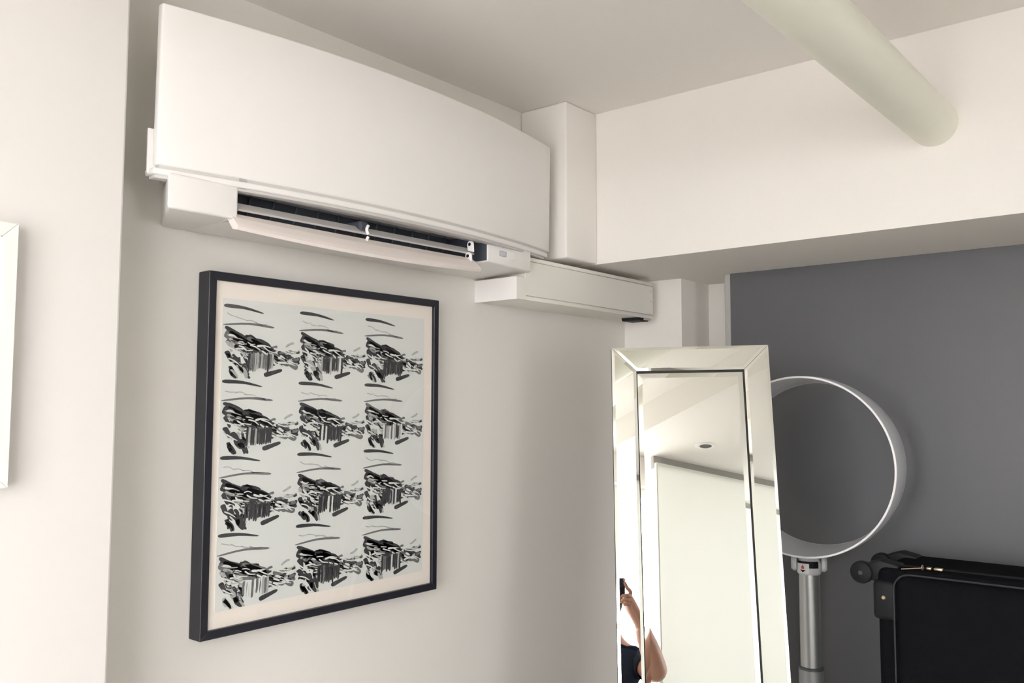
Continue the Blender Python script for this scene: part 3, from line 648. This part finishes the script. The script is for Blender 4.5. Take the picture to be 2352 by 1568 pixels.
link('lips', tube([hc+BF*0.060+BR*-0.024+Vector((0, 0, -0.054)), hc+BF*0.072+BR*-0.01+Vector((0, 0, -0.052)), hc+BF*0.074+Vector((0, 0, -0.054)), hc+BF*0.072+BR*0.01+Vector((0, 0, -0.052)), hc+BF*0.060+BR*0.024+Vector((0, 0, -0.054))], [0.002, 0.0055, 0.006, 0.0055, 0.002], seg=10), LIP, per, smooth=True)
# hair: a cap round the skull down to the nape
hb = bmesh.new(); bmesh.ops.create_uvsphere(hb, u_segments=36, v_segments=24, radius=1)
for vv in hb.verts:
    vv.co = Vector((vv.co.x*0.088, vv.co.y*0.102, vv.co.z*(0.098 if vv.co.z > 0 else 0.128))); 
hb.transform(Matrix.Translation(hc+Vector((0, 0, 0.016))-BF*0.012) @ Matrix.Rotation(al-PI/2, 4, 'Z'))
dele = [vv for vv in hb.verts if ((vv.co-hc).dot(BF) > 0.028 and vv.co.z-hc.z < 0.050) or vv.co.z-hc.z < -0.11]
bmesh.ops.delete(hb, geom=dele, context='VERTS')
ho = link('hair', hb, HAIR, per, smooth=True); sm = ho.modifiers.new('t', 'SOLIDIFY'); sm.thickness = 0.008; sm.offset = 1
# clothing: shells lifted off the body surface and cut at neckline, cuffs, waist and hems
def seg_t(p, a, b):
    d = b-a; return (p-a).dot(d)/d.length_squared
def cut(bmx, faces_ok, co, no):
    fs = [fc for fc in bmx.faces if faces_ok(fc.calc_center_median())]
    vs = {vv for fc in fs for vv in fc.verts}; es = {e for fc in fs for e in fc.edges}
    bmesh.ops.bisect_plane(bmx, geom=list(vs)+list(es)+fs, plane_co=co, plane_no=no, clear_outer=True)
def shell(src, lift, thick, name, m):
    src.normal_update()
    for vv in src.verts: vv.co += vv.normal*lift
    o_ = link(name, src, m, per, smooth=True); md = o_.modifiers.new('t', 'SOLIDIFY'); md.thickness = thick; md.offset = 1; return o_
sh = TORSO.copy()
cut(sh, lambda c: True, Vector((0, 0, Z(-0.245))), Vector((0, 0, 1)))
cut(sh, lambda c: True, Vector((0, 0, Z(-0.78))), Vector((0, 0, -1)))
for q in ('R', 'L'):
    A0, A1 = N['sh'+q][0], N['ua'+q][0]; cp_ = A0.lerp(A1, .85); nn_ = (A1-A0).normalized()
    near = lambda c, A0=A0, A1=A1, e=N['el'+q][0], f_=N['fa'+q][0]: min((c-A0.lerp(A1, 1)).length, (c-e).length, (c-f_).length, (c-e.lerp(f_, .5)).length, (c-A1.lerp(e, .5)).length, (c-e.lerp(f_, 1.6)).length) < 0.085 and (c-A0).length > 0.055
    cut(sh, near, cp_, nn_)
sh.verts.ensure_lookup_table()
# keep the torso piece only
seen = set(); best = []
for v0 in sh.verts:
    if v0 in seen: continue
    st = [v0]; isl = []
    seen.add(v0)
    while st:
        x_ = st.pop(); isl.append(x_)
        for e in x_.link_edges:
            y_ = e.other_vert(x_)
            if y_ not in seen: seen.add(y_); st.append(y_)
    if len(isl) > len(best): best = isl
bs = set(best); bmesh.ops.delete(sh, geom=[x_ for x_ in sh.verts if x_ not in bs], context='VERTS')
ring = sorted({(x_.co+x_.normal*0.008)[:] for e in sh.edges if e.is_boundary for x_ in e.verts if abs(x_.co.z-Z(-0.245)) < 0.004}, key=lambda c: math.atan2((Vector(c)-N['upper'][0]).dot(BF), (Vector(c)-N['upper'][0]).dot(BR)))
shell(sh, 0.007, 0.003, 'top', SHIRT)
pts = []
for i in range(90):
    c = Vector(ring[int(i*len(ring)/90)]); a = 2*PI*i/90
    pts.append(c+Vector((0, 0, 0.004*math.sin(11*a)+0.003*math.sin(5*a))))
if len(ring) > 12: link('ruffled_neckline', tube(pts, 0.007, seg=8, closed=True), SHIRT, per, smooth=True)
tr_ = TORSO
cut(tr_, lambda c: True, Vector((0, 0, Z(-0.66))), Vector((0, 0, 1)))
cut(tr_, lambda c: True, Vector((0, 0, Z(-1.51))), Vector((0, 0, -1)))
shell(tr_, 0.005, 0.003, 'trousers', JEANS)
for s in ('R', 'L'):
    a_, t_ = N['an'+s][0], N['to'+s][0]
    n = {'h': (a_+Vector((0, 0, -0.038))-BF*0.02, .036, .036), 'm': (a_.lerp(t_, .5)+Vector((0, 0, -0.010)), .038, .036), 't': (t_+BF*0.02+Vector((0, 0, 0.004)), .036, .030)}
    link('shoe', skin_mesh(n, [('h', 'm'), ('m', 't')], 'h'), SHOE, per, smooth=True)
# phone just behind the lens
ph = thing('phone', 'black phone held up in the hands of the person in the mirror', 'phone', pb(-0.075, -0.014, Z(-0.03)))
PM = Matrix((BR, BF, Vector((0, 0, 1)))).transposed().to_4x4()
def pbox(l0, l1, f0, f1, zz0, zz1, bev):
    b_ = B((l0, l1, f0, f1, zz0, zz1), bevel=bev); b_.transform(PM); return b_
link('phone_body', pbox(-0.160, 0.002, -0.021, -0.012, Z(-0.068), Z(0.008), 0.003), PHN, ph, smooth=True)
link('camera_ring', cyl(pb(0, -0.013, Z(0)), pb(0, -0.0112, Z(0)), 0.005, seg=20), SILV, ph, smooth=True)
